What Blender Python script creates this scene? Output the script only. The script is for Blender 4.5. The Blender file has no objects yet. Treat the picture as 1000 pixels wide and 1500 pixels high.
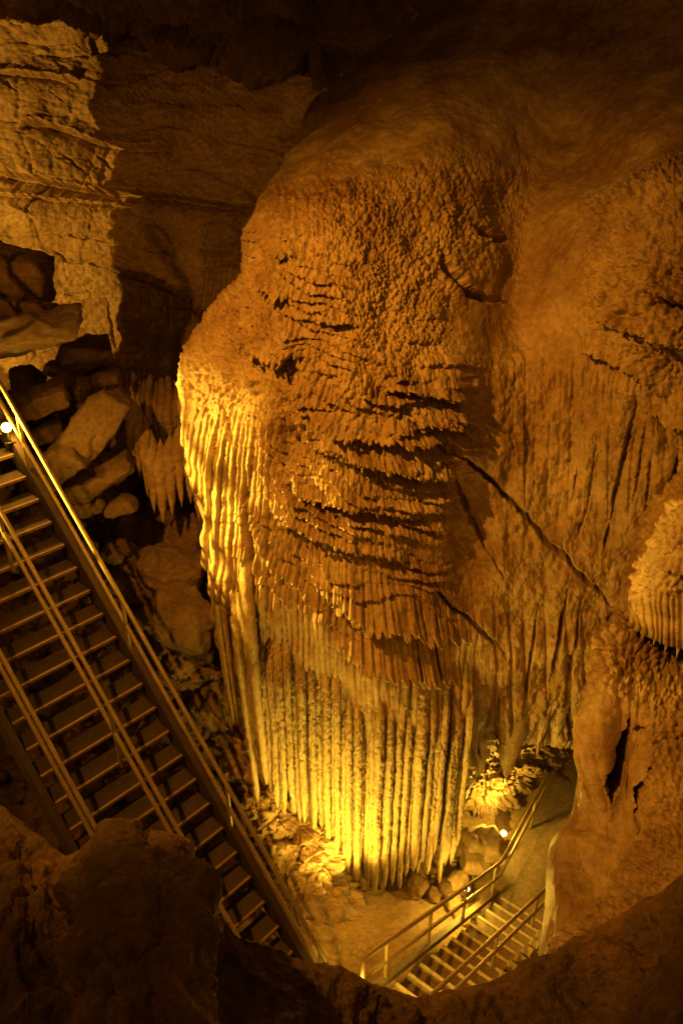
import bpy, math, random
import numpy as np
from mathutils import Vector, Matrix
random.seed(7); RNG = np.random.default_rng(7)
C = bpy.context.scene.collection
SC = bpy.context.scene
# ------------------------------------------------------------------ camera, world, exposure
F = 1130.0; PITCH = math.radians(30)
XA = np.array([1.0, 0, 0]); FW = np.array([0, math.cos(PITCH), -math.sin(PITCH)]); UP = np.array([0, math.sin(PITCH), math.cos(PITCH)])
cam = bpy.data.cameras.new('camera'); cam.sensor_fit = 'VERTICAL'; cam.sensor_height = 36; cam.lens = 36 * F / 1500
cam.clip_start = 0.05; cam.clip_end = 300
co = bpy.data.objects.new('camera', cam); C.objects.link(co); co.location = (0, 0, 0)
co.rotation_euler = (math.radians(60), 0, 0); SC.camera = co
W = bpy.data.worlds.new('World'); SC.world = W; W.use_nodes = True
bg = W.node_tree.nodes['Background']; bg.inputs[0].default_value = (1.0, .37, .03, 1); bg.inputs[1].default_value = .105
SC.view_settings.view_transform = 'Standard'; SC.view_settings.look = 'None'; SC.view_settings.gamma = 1
SC.view_settings.exposure = 0.12; SC.view_settings.use_curve_mapping = False
try:
    SC.cycles.max_bounces = 5; SC.cycles.diffuse_bounces = 3; SC.cycles.glossy_bounces = 2; SC.cycles.use_denoising = True
    SC.cycles.sample_clamp_indirect = 4
except Exception: pass
YEL = (1.0, .57, .045); AMB = (1.0, .47, .04); ORA = (1.0, .365, .022)

def P(px, py, d):
    return d * (XA * (px - 500) / F + FW - UP * (py - 750) / F)
def PY_(px, py, Y):                       # the point of that sight line that stands Y metres out
    v = (py - 750) / F
    return P(px, py, Y / (math.cos(PITCH) - math.sin(PITCH) * v))

def lamp(name, loc, power, col, target=None, angle=110, radius=.05, blend=.6, parent=None):
    l = bpy.data.lights.new(name, 'SPOT' if target is not None else 'POINT')
    l.energy = power; l.color = col; l.shadow_soft_size = radius
    o = bpy.data.objects.new(name, l); C.objects.link(o); o.location = Vector(loc)
    if target is not None:
        l.spot_size = math.radians(angle); l.spot_blend = blend
        o.rotation_euler = (Vector(target) - Vector(loc)).to_track_quat('-Z', 'Y').to_euler()
    return o

# ------------------------------------------------------------------ noise
_perm = np.random.default_rng(3).permutation(256).astype(np.int32); _perm = np.concatenate([_perm, _perm, _perm])
_g = np.random.default_rng(4).normal(size=(256, 3)).astype(np.float32); _g /= np.linalg.norm(_g, axis=1)[:, None]
def pn(x, y, z):
    x = np.asarray(x, np.float32); y = np.asarray(y, np.float32); z = np.asarray(z, np.float32)
    xi = np.floor(x).astype(np.int32); yi = np.floor(y).astype(np.int32); zi = np.floor(z).astype(np.int32)
    xf, yf, zf = x - xi, y - yi, z - zi
    u, v, w = [t * t * t * (t * (t * 6 - 15) + 10) for t in (xf, yf, zf)]
    r = 0
    for a in (0, 1):
        for b in (0, 1):
            for c in (0, 1):
                h = _perm[_perm[_perm[(xi + a) & 255] + ((yi + b) & 255)] + ((zi + c) & 255)]
                g = _g[h]
                d = g[..., 0] * (xf - a) + g[..., 1] * (yf - b) + g[..., 2] * (zf - c)
                r = r + d * (u if a else 1 - u) * (v if b else 1 - v) * (w if c else 1 - w)
    return r * 1.6
def fbm(x, y, z, o=4, gain=.5):
    s = 0; a = 1.0
    for i in range(o):
        s = s + a * pn(x + 7.1 * i, y + 3.7 * i, z - 5.3 * i); x, y, z = x * 2.03, y * 2.03, z * 2.03; a *= gain
    return s
def hsh(a, b, c, k):
    h = _perm[_perm[_perm[a & 255] + (b & 255)] + ((c + k * 17) & 255)]
    return (_perm[h + (k * 53 & 255)] + .5) / 256.0
_rt = np.random.default_rng(9).random((16, 256)).astype(np.float32)
def worley2(x, y, seed=0):
    x = np.asarray(x, np.float32); y = np.asarray(y, np.float32)
    xi = np.floor(x).astype(np.int32); yi = np.floor(y).astype(np.int32)
    f1 = np.full(x.shape, 9.0, np.float32); idr = np.zeros(x.shape, np.int32)
    for a in (-1, 0, 1):
        pa = _perm[(xi + a + seed * 31) & 255]
        for b in (-1, 0, 1):
            h = _perm[pa + ((yi + b) & 255)]
            dx = xi + a + _rt[0][h] - x; dy = yi + b + _rt[1][h] - y
            d = dx * dx + dy * dy; m = d < f1; idr = np.where(m, h, idr); f1 = np.where(m, d, f1)
    return np.sqrt(f1), None, _rt[2][idr]
def facet(x, y, z, seed=0, tilt=.7):
    """broken rock: every cell is a face of its own with its own height and tilt"""
    x, y, z = [np.asarray(t, np.float32) for t in (x, y, z)]
    xi, yi, zi = [np.floor(t).astype(np.int32) for t in (x, y, z)]
    f1 = np.full(x.shape, 99.0, np.float32); f2 = f1.copy(); H = np.zeros(x.shape, np.int32); DX = np.zeros(x.shape, np.float32); DY = DX.copy(); DZ = DX.copy()
    for a in (-1, 0, 1):
        pa = _perm[(xi + a + seed * 37) & 255]
        for b in (-1, 0, 1):
            pb = _perm[pa + ((yi + b) & 255)]
            for c in (-1, 0, 1):
                h = _perm[pb + ((zi + c) & 255)]
                dx = xi + a + _rt[0][h] - x; dy = yi + b + _rt[1][h] - y; dz = zi + c + _rt[2][h] - z
                d = dx * dx + dy * dy + dz * dz; m = d < f1
                f2 = np.where(m, f1, np.minimum(f2, d)); H = np.where(m, h, H); DX = np.where(m, dx, DX); DY = np.where(m, dy, DY); DZ = np.where(m, dz, DZ); f1 = np.where(m, d, f1)
    hh = (_rt[3][H] - .5) + tilt * 2 * ((_rt[4][H] - .5) * DX + (_rt[5][H] - .5) * DY + (_rt[6][H] - .5) * DZ)
    return hh, np.sqrt(f2) - np.sqrt(f1)
def cells1(q, seed):                       # 1D cells: 0 at the groove .. 1 on the rib, and a random number per rib
    i = np.floor(q).astype(np.int32); best = np.full(q.shape, 9.0, np.float32); sec = best.copy(); r = np.zeros(q.shape, np.float32)
    for a in (-1, 0, 1):
        c = i + a; z0 = c * 0
        d = np.abs(c + .15 + .7 * hsh(c, z0, z0 + seed, 1) - q); m = d < best
        sec = np.where(m, best, np.minimum(sec, d)); r = np.where(m, hsh(c, z0, z0 + seed, 2), r); best = np.where(m, d, best)
    e = np.clip((sec - best) / .8, 0, 1)
    return np.sqrt(np.clip(e * (2 - e), 0, 1)), r
def sst(a, b, x): t = np.clip((x - a) / (b - a), 0, 1); return t * t * (3 - 2 * t)
def blob(PX, PYv, cx, cy, rx, ry, p=2.0):
    return np.exp(-(np.abs((PX - cx) / rx) ** p + np.abs((PYv - cy) / ry) ** p))

# ------------------------------------------------------------------ mesh helpers
def link(name, V, Fc, mat, parent=None, origin=None, smooth=True):
    V = np.asarray(V, np.float64)
    if origin is None: origin = np.zeros(3)
    if parent is not None and origin is not None and parent.get('_o') is not None: origin = np.array(parent['_o'])
    me = bpy.data.meshes.new(name); Vv = (V - origin).astype(np.float32)
    Fc = np.asarray(Fc, np.int32); n = len(Fc); k = Fc.shape[1]
    me.vertices.add(len(Vv)); me.vertices.foreach_set('co', Vv.ravel())
    me.loops.add(n * k); me.loops.foreach_set('vertex_index', Fc.ravel())
    me.polygons.add(n); me.polygons.foreach_set('loop_start', np.arange(0, n * k, k, dtype=np.int32)); me.polygons.foreach_set('loop_total', np.full(n, k, np.int32))
    me.polygons.foreach_set('use_smooth', np.full(n, smooth)); me.update(calc_edges=True)
    me.materials.append(mat); o = bpy.data.objects.new(name, me); C.objects.link(o)
    if parent is not None: o.parent = parent
    else: o.location = Vector(origin)
    return o
def tag(o, label, cat, group=None, kind=None):
    o['label'] = label; o['category'] = cat
    if group: o['group'] = group
    if kind: o['kind'] = kind
    return o
def struct(o, label=None):
    o['kind'] = 'structure'
    if label: o['label'] = label
    return o
def thing(name, loc, label, cat, group=None):
    o = bpy.data.objects.new(name, None); C.objects.link(o); o.location = Vector(loc); o.empty_display_size = .2
    o['_o'] = [float(t) for t in loc]; return tag(o, label, cat, group)
def crom(T, n):                            # Catmull-Rom over axis 0, n samples
    m = T.shape[0]; u = np.linspace(0, m - 1, n); i = np.minimum(u.astype(int), m - 2); f = (u - i)[:, None, None]
    g = lambda k: T[np.clip(k, 0, m - 1)]
    a = 2 * g(0 + i) - g(i + 1) ; p0 = np.where((i == 0)[:, None, None], a, g(i - 1)); p1 = g(i); p2 = g(i + 1)
    p3 = np.where((i == m - 2)[:, None, None], 2 * g(i + 1) - g(i), g(i + 2))
    return .5 * ((2 * p1) + (-p0 + p2) * f + (2 * p0 - 5 * p1 + 4 * p2 - p3) * f ** 2 + (-p0 + 3 * p1 - 3 * p2 + p3) * f ** 3)
def gridfaces(nv, nu):
    i = np.arange(nv - 1)[:, None] * nu + np.arange(nu - 1)[None, :]
    return np.stack([i, i + nu, i + nu + 1, i + 1], -1).reshape(-1, 4)
def sheet(name, rows, nu, nv, disp, mat, parent=None, mode='Y', origin=None, flip=False):
    """rows of (px, py, distance) -> smooth rock surface with real relief"""
    T = []
    for r in rows:
        T.append([list(PY_(a, b, c) if mode == 'Y' else P(a, b, c)) + [a, b] for a, b, c in r])
    T = np.array(T, float)
    G = crom(T, nv); G = crom(G.transpose(1, 0, 2), nu).transpose(1, 0, 2)
    Pw = G[..., :3]; PX = G[..., 3].astype(np.float32); PYv = G[..., 4].astype(np.float32)
    du = np.gradient(Pw, axis=1); dv = np.gradient(Pw, axis=0); N = np.cross(dv, du); N /= np.linalg.norm(N, axis=2)[..., None] + 1e-9
    if np.mean(np.sum(N * Pw, -1)) > 0: N = -N
    h = disp(Pw, N, PX, PYv) if disp else 0
    if isinstance(h, tuple): V = Pw + N * h[0][..., None] + h[1]
    else: V = Pw + N * np.asarray(h)[..., None]
    return link(name, V.reshape(-1, 3), gridfaces(nv, nu), mat, parent, origin)
def wrapin(rows, k=12):          # the silhouette column turns back behind itself
    for q in rows: q[0] = (q[1][0] + k, q[1][1], q[1][2] + min(.6, q[0][2] - q[1][2]))
    return rows
def row(py, *a): return [(x, py, y) for x, y in a]

# ------------------------------------------------------------------ materials
def rock(name, c1, c2, rough=.6, bscale=30, bump=.25, spec=.4, c3=None, vein=3.0, stretch=(1, 1, 1)):
    m = bpy.data.materials.new(name); m.use_nodes = True; nt = m.node_tree; N = nt.nodes; L = nt.links
    b = N['Principled BSDF']; tc = N.new('ShaderNodeTexCoord'); mp = N.new('ShaderNodeMapping'); mp.inputs['Scale'].default_value = stretch
    L.new(tc.outputs['Object'], mp.inputs[0])
    n1 = N.new('ShaderNodeTexNoise'); n1.inputs['Scale'].default_value = vein; n1.inputs['Detail'].default_value = 8; n1.inputs['Roughness'].default_value = .65
    L.new(mp.outputs[0], n1.inputs['Vector'])
    cr = N.new('ShaderNodeValToRGB'); cr.color_ramp.elements[0].position = .35; cr.color_ramp.elements[1].position = .66
    cr.color_ramp.elements[0].color = (*c1, 1); cr.color_ramp.elements[1].color = (*c2, 1)
    if c3: e = cr.color_ramp.elements.new(.5); e.color = (*c3, 1)
    L.new(n1.outputs[0], cr.inputs[0])
    n3 = N.new('ShaderNodeTexNoise'); n3.inputs['Scale'].default_value = vein * 11; n3.inputs['Detail'].default_value = 5
    L.new(mp.outputs[0], n3.inputs['Vector'])
    mr = N.new('ShaderNodeMapRange'); mr.inputs[1].default_value = .3; mr.inputs[2].default_value = .7; mr.inputs[3].default_value = .72; mr.inputs[4].default_value = 1.18
    L.new(n3.outputs[0], mr.inputs[0])
    mx = N.new('ShaderNodeVectorMath'); mx.operation = 'SCALE'; L.new(cr.outputs[0], mx.inputs[0]); L.new(mr.outputs[0], mx.inputs['Scale'])
    L.new(mx.outputs[0], b.inputs['Base Color'])
    n2 = N.new('ShaderNodeTexNoise'); n2.inputs['Scale'].default_value = bscale; n2.inputs['Detail'].default_value = 7; n2.inputs['Roughness'].default_value = .6
    L.new(mp.outputs[0], n2.inputs['Vector'])
    bp = N.new('ShaderNodeBump'); bp.inputs['Strength'].default_value = bump; bp.inputs['Distance'].default_value = .05
    L.new(n2.outputs[0], bp.inputs['Height']); L.new(bp.outputs[0], b.inputs['Normal'])
    rr = N.new('ShaderNodeMapRange'); rr.inputs[3].default_value = rough - .14; rr.inputs[4].default_value = rough + .16
    L.new(n1.outputs[0], rr.inputs[0]); L.new(rr.outputs[0], b.inputs['Roughness'])
    b.inputs['Specular IOR Level'].default_value = spec
    return m
def metal(name, col, rough, met=.9, scale=40):
    m = rock(name, tuple(c * .7 for c in col), col, rough, scale, .05, .5, vein=6); m.node_tree.nodes['Principled BSDF'].inputs['Metallic'].default_value = met; return m
def glow(name, col, s):
    m = bpy.data.materials.new(name); m.use_nodes = True; b = m.node_tree.nodes['Principled BSDF']
    b.inputs['Base Color'].default_value = (.8, .7, .5, 1); b.inputs['Emission Color'].default_value = (*col, 1); b.inputs['Emission Strength'].default_value = s; return m
M_FLOW = rock('flowstone_rock', (.25, .145, .07), (.50, .38, .25), .38, 45, .45, .65, c3=(.36, .25, .15), vein=1.6)
M_COL = rock('column_rock', (.32, .23, .13), (.52, .41, .26), .42, 60, .45, .6, vein=3, stretch=(1, 1, .5))
M_WALL = rock('wall_rock', (.30, .20, .12), (.50, .37, .24), .75, 14, .45, .25, c3=(.40, .28, .17), vein=1.2, stretch=(1, 1, 1.6))
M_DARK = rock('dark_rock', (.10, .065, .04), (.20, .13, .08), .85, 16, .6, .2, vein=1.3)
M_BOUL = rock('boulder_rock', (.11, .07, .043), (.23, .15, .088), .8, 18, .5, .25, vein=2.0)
M_FORE = rock('foreground_rock', (.15, .10, .062), (.32, .185, .105), .62, 22, .9, .4, c3=(.17, .108, .065), vein=2.6)
M_SAND = rock('sandy_floor', (.34, .25, .15), (.46, .35, .22), .85, 60, .22, .2, vein=1.6)
M_PATH = rock('concrete', (.20, .15, .095), (.34, .26, .17), .6, 55, .12, .4, vein=1.8)
M_EDGE = rock('worn_nosing', (.55, .45, .30), (.70, .58, .40), .6, 60, .1, .4, vein=6)
M_RISER = rock('wet_brick', (.13, .075, .045), (.20, .12, .07), .5, 50, .2, .4, vein=6)
M_STEEL = metal('brushed_steel', (.36, .28, .20), .5, .35)
M_DSTEEL = metal('dull_steel_plate', (.09, .065, .045), .6, .5)
M_NOSE = metal('worn_steel_edge', (.34, .22, .14), .5, .4)
M_BLACK = rock('black_housing', (.02, .02, .02), (.03, .03, .03), .5, 50, .05)
M_RAIL = metal('brightened_steel_rail', (.60, .46, .28), .42, .4)  # steel coloured brighter and yellower to make up for scarce light
M_SLAB = rock('slab_rock', (.17, .11, .065), (.33, .22, .13), .78, 18, .6, .3, vein=1.8)
M_BULB = glow('lamp_glow', (1.0, .66, .16), 9)

# ------------------------------------------------------------------ relief functions
def shelf(PX, PYv, pts, A, up, dn, teeth, rec, seed=1, sp=6.0, lean=0.0, soft=1.6, fade=14):
    xs = np.array([p[0] for p in pts], float); ys = np.array([p[1] for p in pts], float)
    L = np.interp(PX, xs, ys); w = sst(xs[0] - 2, xs[0] + fade, PX) * (1 - sst(xs[-1] - fade, xs[-1] + 2, PX))
    q = (PX - lean * (PYv - ys.mean())) / sp; e, r = cells1(q, seed)
    t = L + teeth * (.25 + .75 * r) * e + 3 * pn(PX * .06, PX * 0 + seed, PX * 0) - PYv
    near = np.exp(-np.clip(t, 0, None) / up)
    top = A * near * (1 + .0 * t) + .16 * A * near * (e - .5)
    bot = -rec * np.exp(np.clip(t, None, 0) / dn)
    s = sst(-soft, soft, t)
    return w * (top * s + bot * (1 - s))
def crack(PX, PYv, pts, wpx, depth, wob=2.0, seed=0, ends=True):
    out = np.zeros(PX.shape, np.float32)
    xs = [p[0] for p in pts]; ys = [p[1] for p in pts]
    m = (PX > min(xs) - 6 * wpx - 6) & (PX < max(xs) + 6 * wpx + 6) & (PYv > min(ys) - 6 * wpx - 6) & (PYv < max(ys) + 6 * wpx + 6)
    if not m.any(): return out
    x = PX[m]; y = PYv[m]
    x = x + wob * pn(x * .09, y * .09, x * 0 + seed) + .6 * wob * pn(x * .3, y * .3, x * 0 + seed); y = y + wob * pn(x * .09 + 9, y * .09, x * 0 + seed)
    best = np.full(x.shape, 1e9); wd = np.full(x.shape, 1.0); n = len(pts) - 1
    for i in range(n):
        a = np.array(pts[i], float); b = np.array(pts[i + 1], float); ab = b - a; l2 = ab @ ab + 1e-9
        t = np.clip(((x - a[0]) * ab[0] + (y - a[1]) * ab[1]) / l2, 0, 1)
        d = np.hypot(x - a[0] - t * ab[0], y - a[1] - t * ab[1]); s = (i + t) / n
        wd = np.where(d < best, np.clip(4 * np.minimum(s, 1 - s) if ends else 1, .25, 1), wd); best = np.minimum(best, d)
    out[m] = -depth * np.exp(-(best / (wpx * wd)) ** 4) * np.clip(wd, .4, 1)
    return out
def knobs(x, z, sx, sz, seed=0):
    wx = x + .03 * pn(x * 5, z * 5, x * 0 + seed); wz = z + .05 * pn(x * 4, z * 4, x * 0 + 9 + seed)
    f1, f2, r = worley2(wx / sx, wz / sz, seed)
    k = 1 - np.clip(f1 / .75, 0, 1) ** 2
    return k * (.45 + .55 * r)
def ribs(PX, PYv, sp, lean, seed, x0=500, y0=800):
    q = (PX - x0) * (1 + lean * (PYv - y0) / 1000.0)
    q = (q + 2.6 * pn(PX * .02, PYv * .006, PX * 0 + seed) + .8 * pn(PX * .05, PYv * .03, PX * 0 + seed)) / sp
    return cells1(q, seed)
def roughrock(Pw, sc, amp, seed=0, crackd=.03):
    x, y, z = [Pw[..., i].astype(np.float32) for i in range(3)]
    x2 = x + .18 * fbm(x * 1.3, y * 1.3, z * 1.3, 2); z2 = z + .18 * fbm(x * 1.3 + 5, y * 1.3, z * 1.3, 2)
    h, e = facet(x2 * sc, y * sc, z2 * sc * 1.3, seed)
    h2, e2 = facet(x2 * sc * 2.7, y * sc * 2.7, z2 * sc * 3.4, seed + 1)
    return amp * (h + .35 * h2) + amp * .35 * fbm(x * sc * 2, y * sc * 2, z * sc * 2, 4) - crackd * (np.exp(-(e / .07) ** 2) + .5 * np.exp(-(e2 / .08) ** 2))

# ================================================================== SETTING: back wall, ceiling, slopes, floor, foreground
def d_wall(Pw, N, PX, PYv):
    x, y, z = [Pw[..., i].astype(np.float32) for i in range(3)]
    h = .20 * fbm(x * .45, y * .45, z * .7, 3)
    st = fbm(x * .35, y * .2, z * 1.0, 2)
    ph = z * 1.35 + .9 * st; fr = ph - np.floor(ph)
    bedm = .5 + .5 * pn(x * .5, z * .4, x * 0 + 5)
    h += .10 * bedm * (fr - sst(.86, .97, fr) * 1.0)
    h += roughrock(Pw, .8, .07, 2, .03) + .02 * fbm(x * 9, y * 9, z * 14, 3)
    h += shelf(PX, PYv, [(-160, 235), (0, 248), (60, 262), (130, 274), (180, 277), (250, 284), (330, 296), (385, 300)], .22, 22, 14, 4, .42, 3, 16, soft=2.5)
    h += shelf(PX, PYv, [(-160, 270), (0, 282), (90, 290), (200, 300)], .10, 6, 5, 3, .14, 5, 12)
    h += shelf(PX, PYv, [(30, 186), (60, 178), (100, 190), (150, 207), (200, 216), (260, 214)], .22, 18, 8, 3, .22, 4, 14)
    h += shelf(PX, PYv, [(-160, 110), (0, 104), (70, 112), (120, 118)], .15, 10, 6, 3, .15, 6, 14)
    h += shelf(PX, PYv, [(180, 130), (260, 140), (420, 150)], .15, 20, 10, 8, .2, 8, 8)
    h += shelf(PX, PYv, [(285, 366), (320, 368), (372, 372)], .18, 22, 8, 7, .22, 11, 6)
    h += shelf(PX, PYv, [(285, 452), (330, 452), (380, 452)], .12, 60, 8, 14, .10, 12, 6)
    for c in ([(60, 352), (95, 380), (130, 385), (178, 402)], [(156, 434), (158, 460), (162, 490), (167, 516)], [(90, 225), (110, 240), (128, 255)],
              [(135, 222), (152, 236), (166, 252)], [(70, 425), (110, 428), (140, 424)], [(170, 400), (230, 420), (275, 442)], [(255, 452), (292, 455)],
              [(80, 345), (130, 350), (180, 358)], [(80, 420), (60, 440)], [(200, 365), (260, 370)]):
        h += crack(PX, PYv, c, 1.7, .10, 3.0)
    m = blob(PX, PYv, 330, 410, 42, 75, 4); e, r = ribs(PX, PYv, 7, 0, 21); h += .10 * m * e + .03 * m * r
    m = blob(PX, PYv, 310, 150, 30, 55, 4); e, r = ribs(PX, PYv, 9, 0, 22); h += .05 * m * e
    return h
WR = []
for py, ys in ((20, 14.2), (90, 14.0), (170, 13.7), (260, 13.4), (350, 13.1), (450, 12.6), (540, 12.0), (640, 11.6), (760, 11.2), (900, 11.0)):
    WR.append([(-420, py, ys - 1.5), (-200, py, ys - .3), (0, py, ys), (100, py, ys), (172, py, ys - .02), (230, py, ys - .05), (300, py, ys - .25), (380, py, ys - .6), (480, py, ys - .9), (640, py, ys - 1.0)])
wall = struct(sheet('cave_wall', WR, 520, 560, d_wall, M_WALL), 'layered limestone cave wall with bedding ledges')

def d_ceil(Pw, N, PX, PYv):
    x, y, z = [Pw[..., i].astype(np.float32) for i in range(3)]
    return roughrock(Pw, .75, .34, 4, .05) + .3 * fbm(x * .8, y * .8, z * .8, 4) + .03 * fbm(x * 8, y * 8, z * 8, 3)
CR = []
for py, d in ((-420, 5.5), (-250, 6.8), (-120, 8.2), (-30, 10.0), (30, 12.2), (78, 14.6), (84, 16.5)):
    w = float(sst(8.5, 13.5, d))
    CR.append([(x, py + dn_ * (1 - w) + df * w, d + dd) for x, dn_, df, dd in ((-420, 0, 0, -1.5), (-150, 0, 0, -.3), (0, 0, 0, 0), (110, 6, 6, .1), (170, 8, 8, 0), (250, 20, 34, -.5), (330, 20, 62, -1.0),
               (410, -30, 90, -1.4), (490, -120, 90, -1.6), (570, -240, 60, -1.6), (680, -380, -40, -1.4), (820, -420, -160, -1.0), (1250, -500, -300, -1.0))])
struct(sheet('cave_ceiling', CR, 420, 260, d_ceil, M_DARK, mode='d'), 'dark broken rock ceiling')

def d_slope(Pw, N, PX, PYv):
    x, y, z = [Pw[..., i].astype(np.float32) for i in range(3)]
    m = sst(560, 700, PYv)
    return roughrock(Pw, 1.6, .24, 6, .07) + .12 * fbm(x * 1.5, y * 1.5, z * 1.5, 4) + .012 * fbm(x * 14, y * 14, z * 14, 3)
SR = []
for py, d in ((440, 15.5), (520, 13.6), (560, 12.2), (600, 11.2), (700, 10.4), (800, 10.1), (900, 9.9), (1000, 9.6), (1100, 9.35), (1200, 9.05), (1320, 9.0), (1450, 9.0), (1600, 9.0)):
    SR.append([(-400, py, d + .9), (-180, py, d + .4), (-60, py, d + .1), (60, py, d), (150, py, d + .15), (240, py, d + .2 - .45 * math.exp(-((py - 880) / 120) ** 2)), (310, py, d + .25 - .5 * math.exp(-((py - 880) / 120) ** 2)), (380, py, d + .35), (460, py, d + .6), (560, py, d + 1.2)])
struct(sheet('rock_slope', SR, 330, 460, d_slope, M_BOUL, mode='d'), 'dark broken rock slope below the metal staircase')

# floor: sandy slope under the columns, path beyond the concrete steps
def d_sand(Pw, N, PX, PYv):
    x, y, z = [Pw[..., i].astype(np.float32) for i in range(3)]
    return .05 * fbm(x * 1.5, y * 1.5, z, 3) + .008 * fbm(x * 12, y * 12, z * 12, 3) + .10 * np.clip(1 - (PX - 470) / 60, 0, 1) * roughrock(Pw, 4, .5, 8, .1)
FR = []
for y, zs in ((2.8, (-7.7, -7.7, -7.75, -8.1, -9.2, -9.2, -9.3)), (4.0, (-7.7, -7.7, -7.65, -8.0, -9.2, -9.2, -9.3)), (4.8, (-7.8, -7.9, -8.0, -8.2, -9.2, -9.2, -9.3)), (5.6, (-8.3, -8.5, -8.72, -8.78, -9.2, -9.2, -9.3)),
              (6.4, (-8.8, -8.95, -9.05, -9.12, -9.18, -9.2, -9.3)), (7.4, (-9.1, -9.1, -9.1, -9.12, -9.16, -9.2, -9.3)), (8.8, (-9.2, -9.1, -9.1, -9.1, -9.1, -9.1, -9.1)), (11, (-9.2,) * 7)):
    FR.append([(x, y, z) for x, z in zip((-3.2, -.6, .2, 1.0, 2.0, 3.2, 6), zs)])
def worldsheet(name, rows, nu, nv, disp, mat, **k):
    T = np.array(rows, float); T = np.concatenate([T, np.zeros(T.shape[:2] + (2,))], -1)
    D = T[..., :3] @ FW; T[..., 3] = 500 + F * (T[..., :3] @ XA) / D; T[..., 4] = 750 - F * (T[..., :3] @ UP) / D
    G = crom(T, nv); G = crom(G.transpose(1, 0, 2), nu).transpose(1, 0, 2); Pw = G[..., :3]
    D = Pw @ FW; PX = (500 + F * (Pw @ XA) / D).astype(np.float32); PYv = (750 - F * (Pw @ UP) / D).astype(np.float32)
    N = np.cross(np.gradient(Pw, axis=1), np.gradient(Pw, axis=0)); N /= np.linalg.norm(N, axis=2)[..., None] + 1e-9
    if np.mean(N[..., 2]) < 0: N = -N
    V = Pw + N * disp(Pw, N, PX, PYv)[..., None]
    return link(name, V.reshape(-1, 3), gridfaces(nv, nu), mat, **k)
struct(worldsheet('cave_floor', FR, 260, 240, d_sand, M_SAND), 'sandy cave floor sloping down under the columns')

# rock bank at the foot of the columns, left of the sand
def d_bank(Pw, N, PX, PYv):
    x, y, z = [Pw[..., i].astype(np.float32) for i in range(3)]
    return roughrock(Pw, 2.6, .13, 9, .03) + .12 * fbm(x * 2, y * 2, z * 2, 4) + .03 * np.abs(fbm(x * 9, y * 9, z * 5, 3))
BR = []
for py, d0 in ((1080, 9.6), (1150, 9.2), (1200, 9.0), (1250, 8.85), (1300, 8.65), (1350, 8.3), (1400, 7.95), (1460, 7.7)):
    BR.append([(300, py, d0 + .7), (350, py, d0 + .2), (390, py, d0), (430, py + 4, d0), (470, py + 8, d0 + .05), (500, py + 16, d0 + .2 + (1400 - py) * .0012), (530, py + 25, d0 + .8)])
struct(sheet('rock_bank', BR, 200, 300, d_bank, M_FLOW, mode='d'), 'rough lit rock bank at the foot of the stone columns')

# foreground lip
LIP = [(-320, 1090, 4.4), (-160, 1120, 4.2), (-60, 1150, 4.1), (0, 1182, 4.0), (50, 1226, 3.9), (100, 1256, 3.75), (128, 1240, 3.5), (146, 1216, 3.35), (166, 1204, 3.3), (190, 1212, 3.3), (212, 1234, 3.3), (232, 1230, 3.28), (262, 1236, 3.3), (278, 1286, 3.42), (310, 1322, 3.55),
       (350, 1356, 3.7), (400, 1378, 3.85), (450, 1396, 3.95), (500, 1414, 4.0), (545, 1444, 4.0), (600, 1459, 4.0), (650, 1458, 4.05), (710, 1440, 4.1), (780, 1408, 4.15), (850, 1378, 4.15), (905, 1344, 4.1), (960, 1306, 4.0), (1010, 1262, 3.9), (1100, 1200, 3.7), (1300, 1100, 3.4)]
def d_fore(Pw, N, PX, PYv):
    x, y, z = [Pw[..., i].astype(np.float32) for i in range(3)]
    away = np.interp(PX, [p[0] for p in LIP], [p[1] for p in LIP]); m = sst(0, 40, PYv - away)
    h = (.05 + .09 * m) * fbm(x * 1.6, y * 1.6, z * 1.6, 4) + m * roughrock(Pw, 2.2, .05, 11, .004) + .010 * fbm(x * 16, y * 16, z * 16, 4) + m * .06 * np.abs(fbm(x * 5, y * 5, z * 5, 5)) + m * .018 * knobs(x + .5 * y, z, .07, .07, 31)
    h += .014 * np.clip(pn(x * 13, y * 13, z * 13) - .25, 0, 1) * 2
    h -= .10 * blob(PX, PYv, 216, 1262, 14, 5) + .04 * blob(PX, PYv, 205, 1228, 6, 12)
    h -= .10 * blob(PX, PYv, 116, 1330, 22, 60) * 0 + .06 * blob(PX, PYv, 75, 1330, 6, 5)
    h += .10 * blob(PX, PYv, 80, 1330, 38, 40) + .12 * blob(PX, PYv, 190, 1300, 60, 70)
    h += crack(PX, PYv, [(866, 1392), (862, 1420), (850, 1450), (842, 1480)], 4, .05, 5)
    h -= .16 * sst(270, 330, PX) * (1 - sst(420, 520, PX)) * blob(PX, PYv, 380, 1450, 90, 60)
    return h
FO = []
for k, (dpx, dpy, dd) in enumerate(((0, 330, 1.6), (0, 110, .75), (0, 22, .26), (0, 0, 0), (0, 16, -.10), (0, 55, -.24), (0, 130, -.52), (0, 260, -1.0), (0, 480, -1.5), (0, 900, -2.1))):
    FO.append([(x + (0 if k > 3 else 0), y + dpy * (1 if k < 5 else 1), d + dd) for x, y, d in LIP])
struct(sheet('foreground_rock', FO, 640, 300, d_fore, M_FORE, mode='d'), 'dark muddy rock lip in the foreground')
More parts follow.
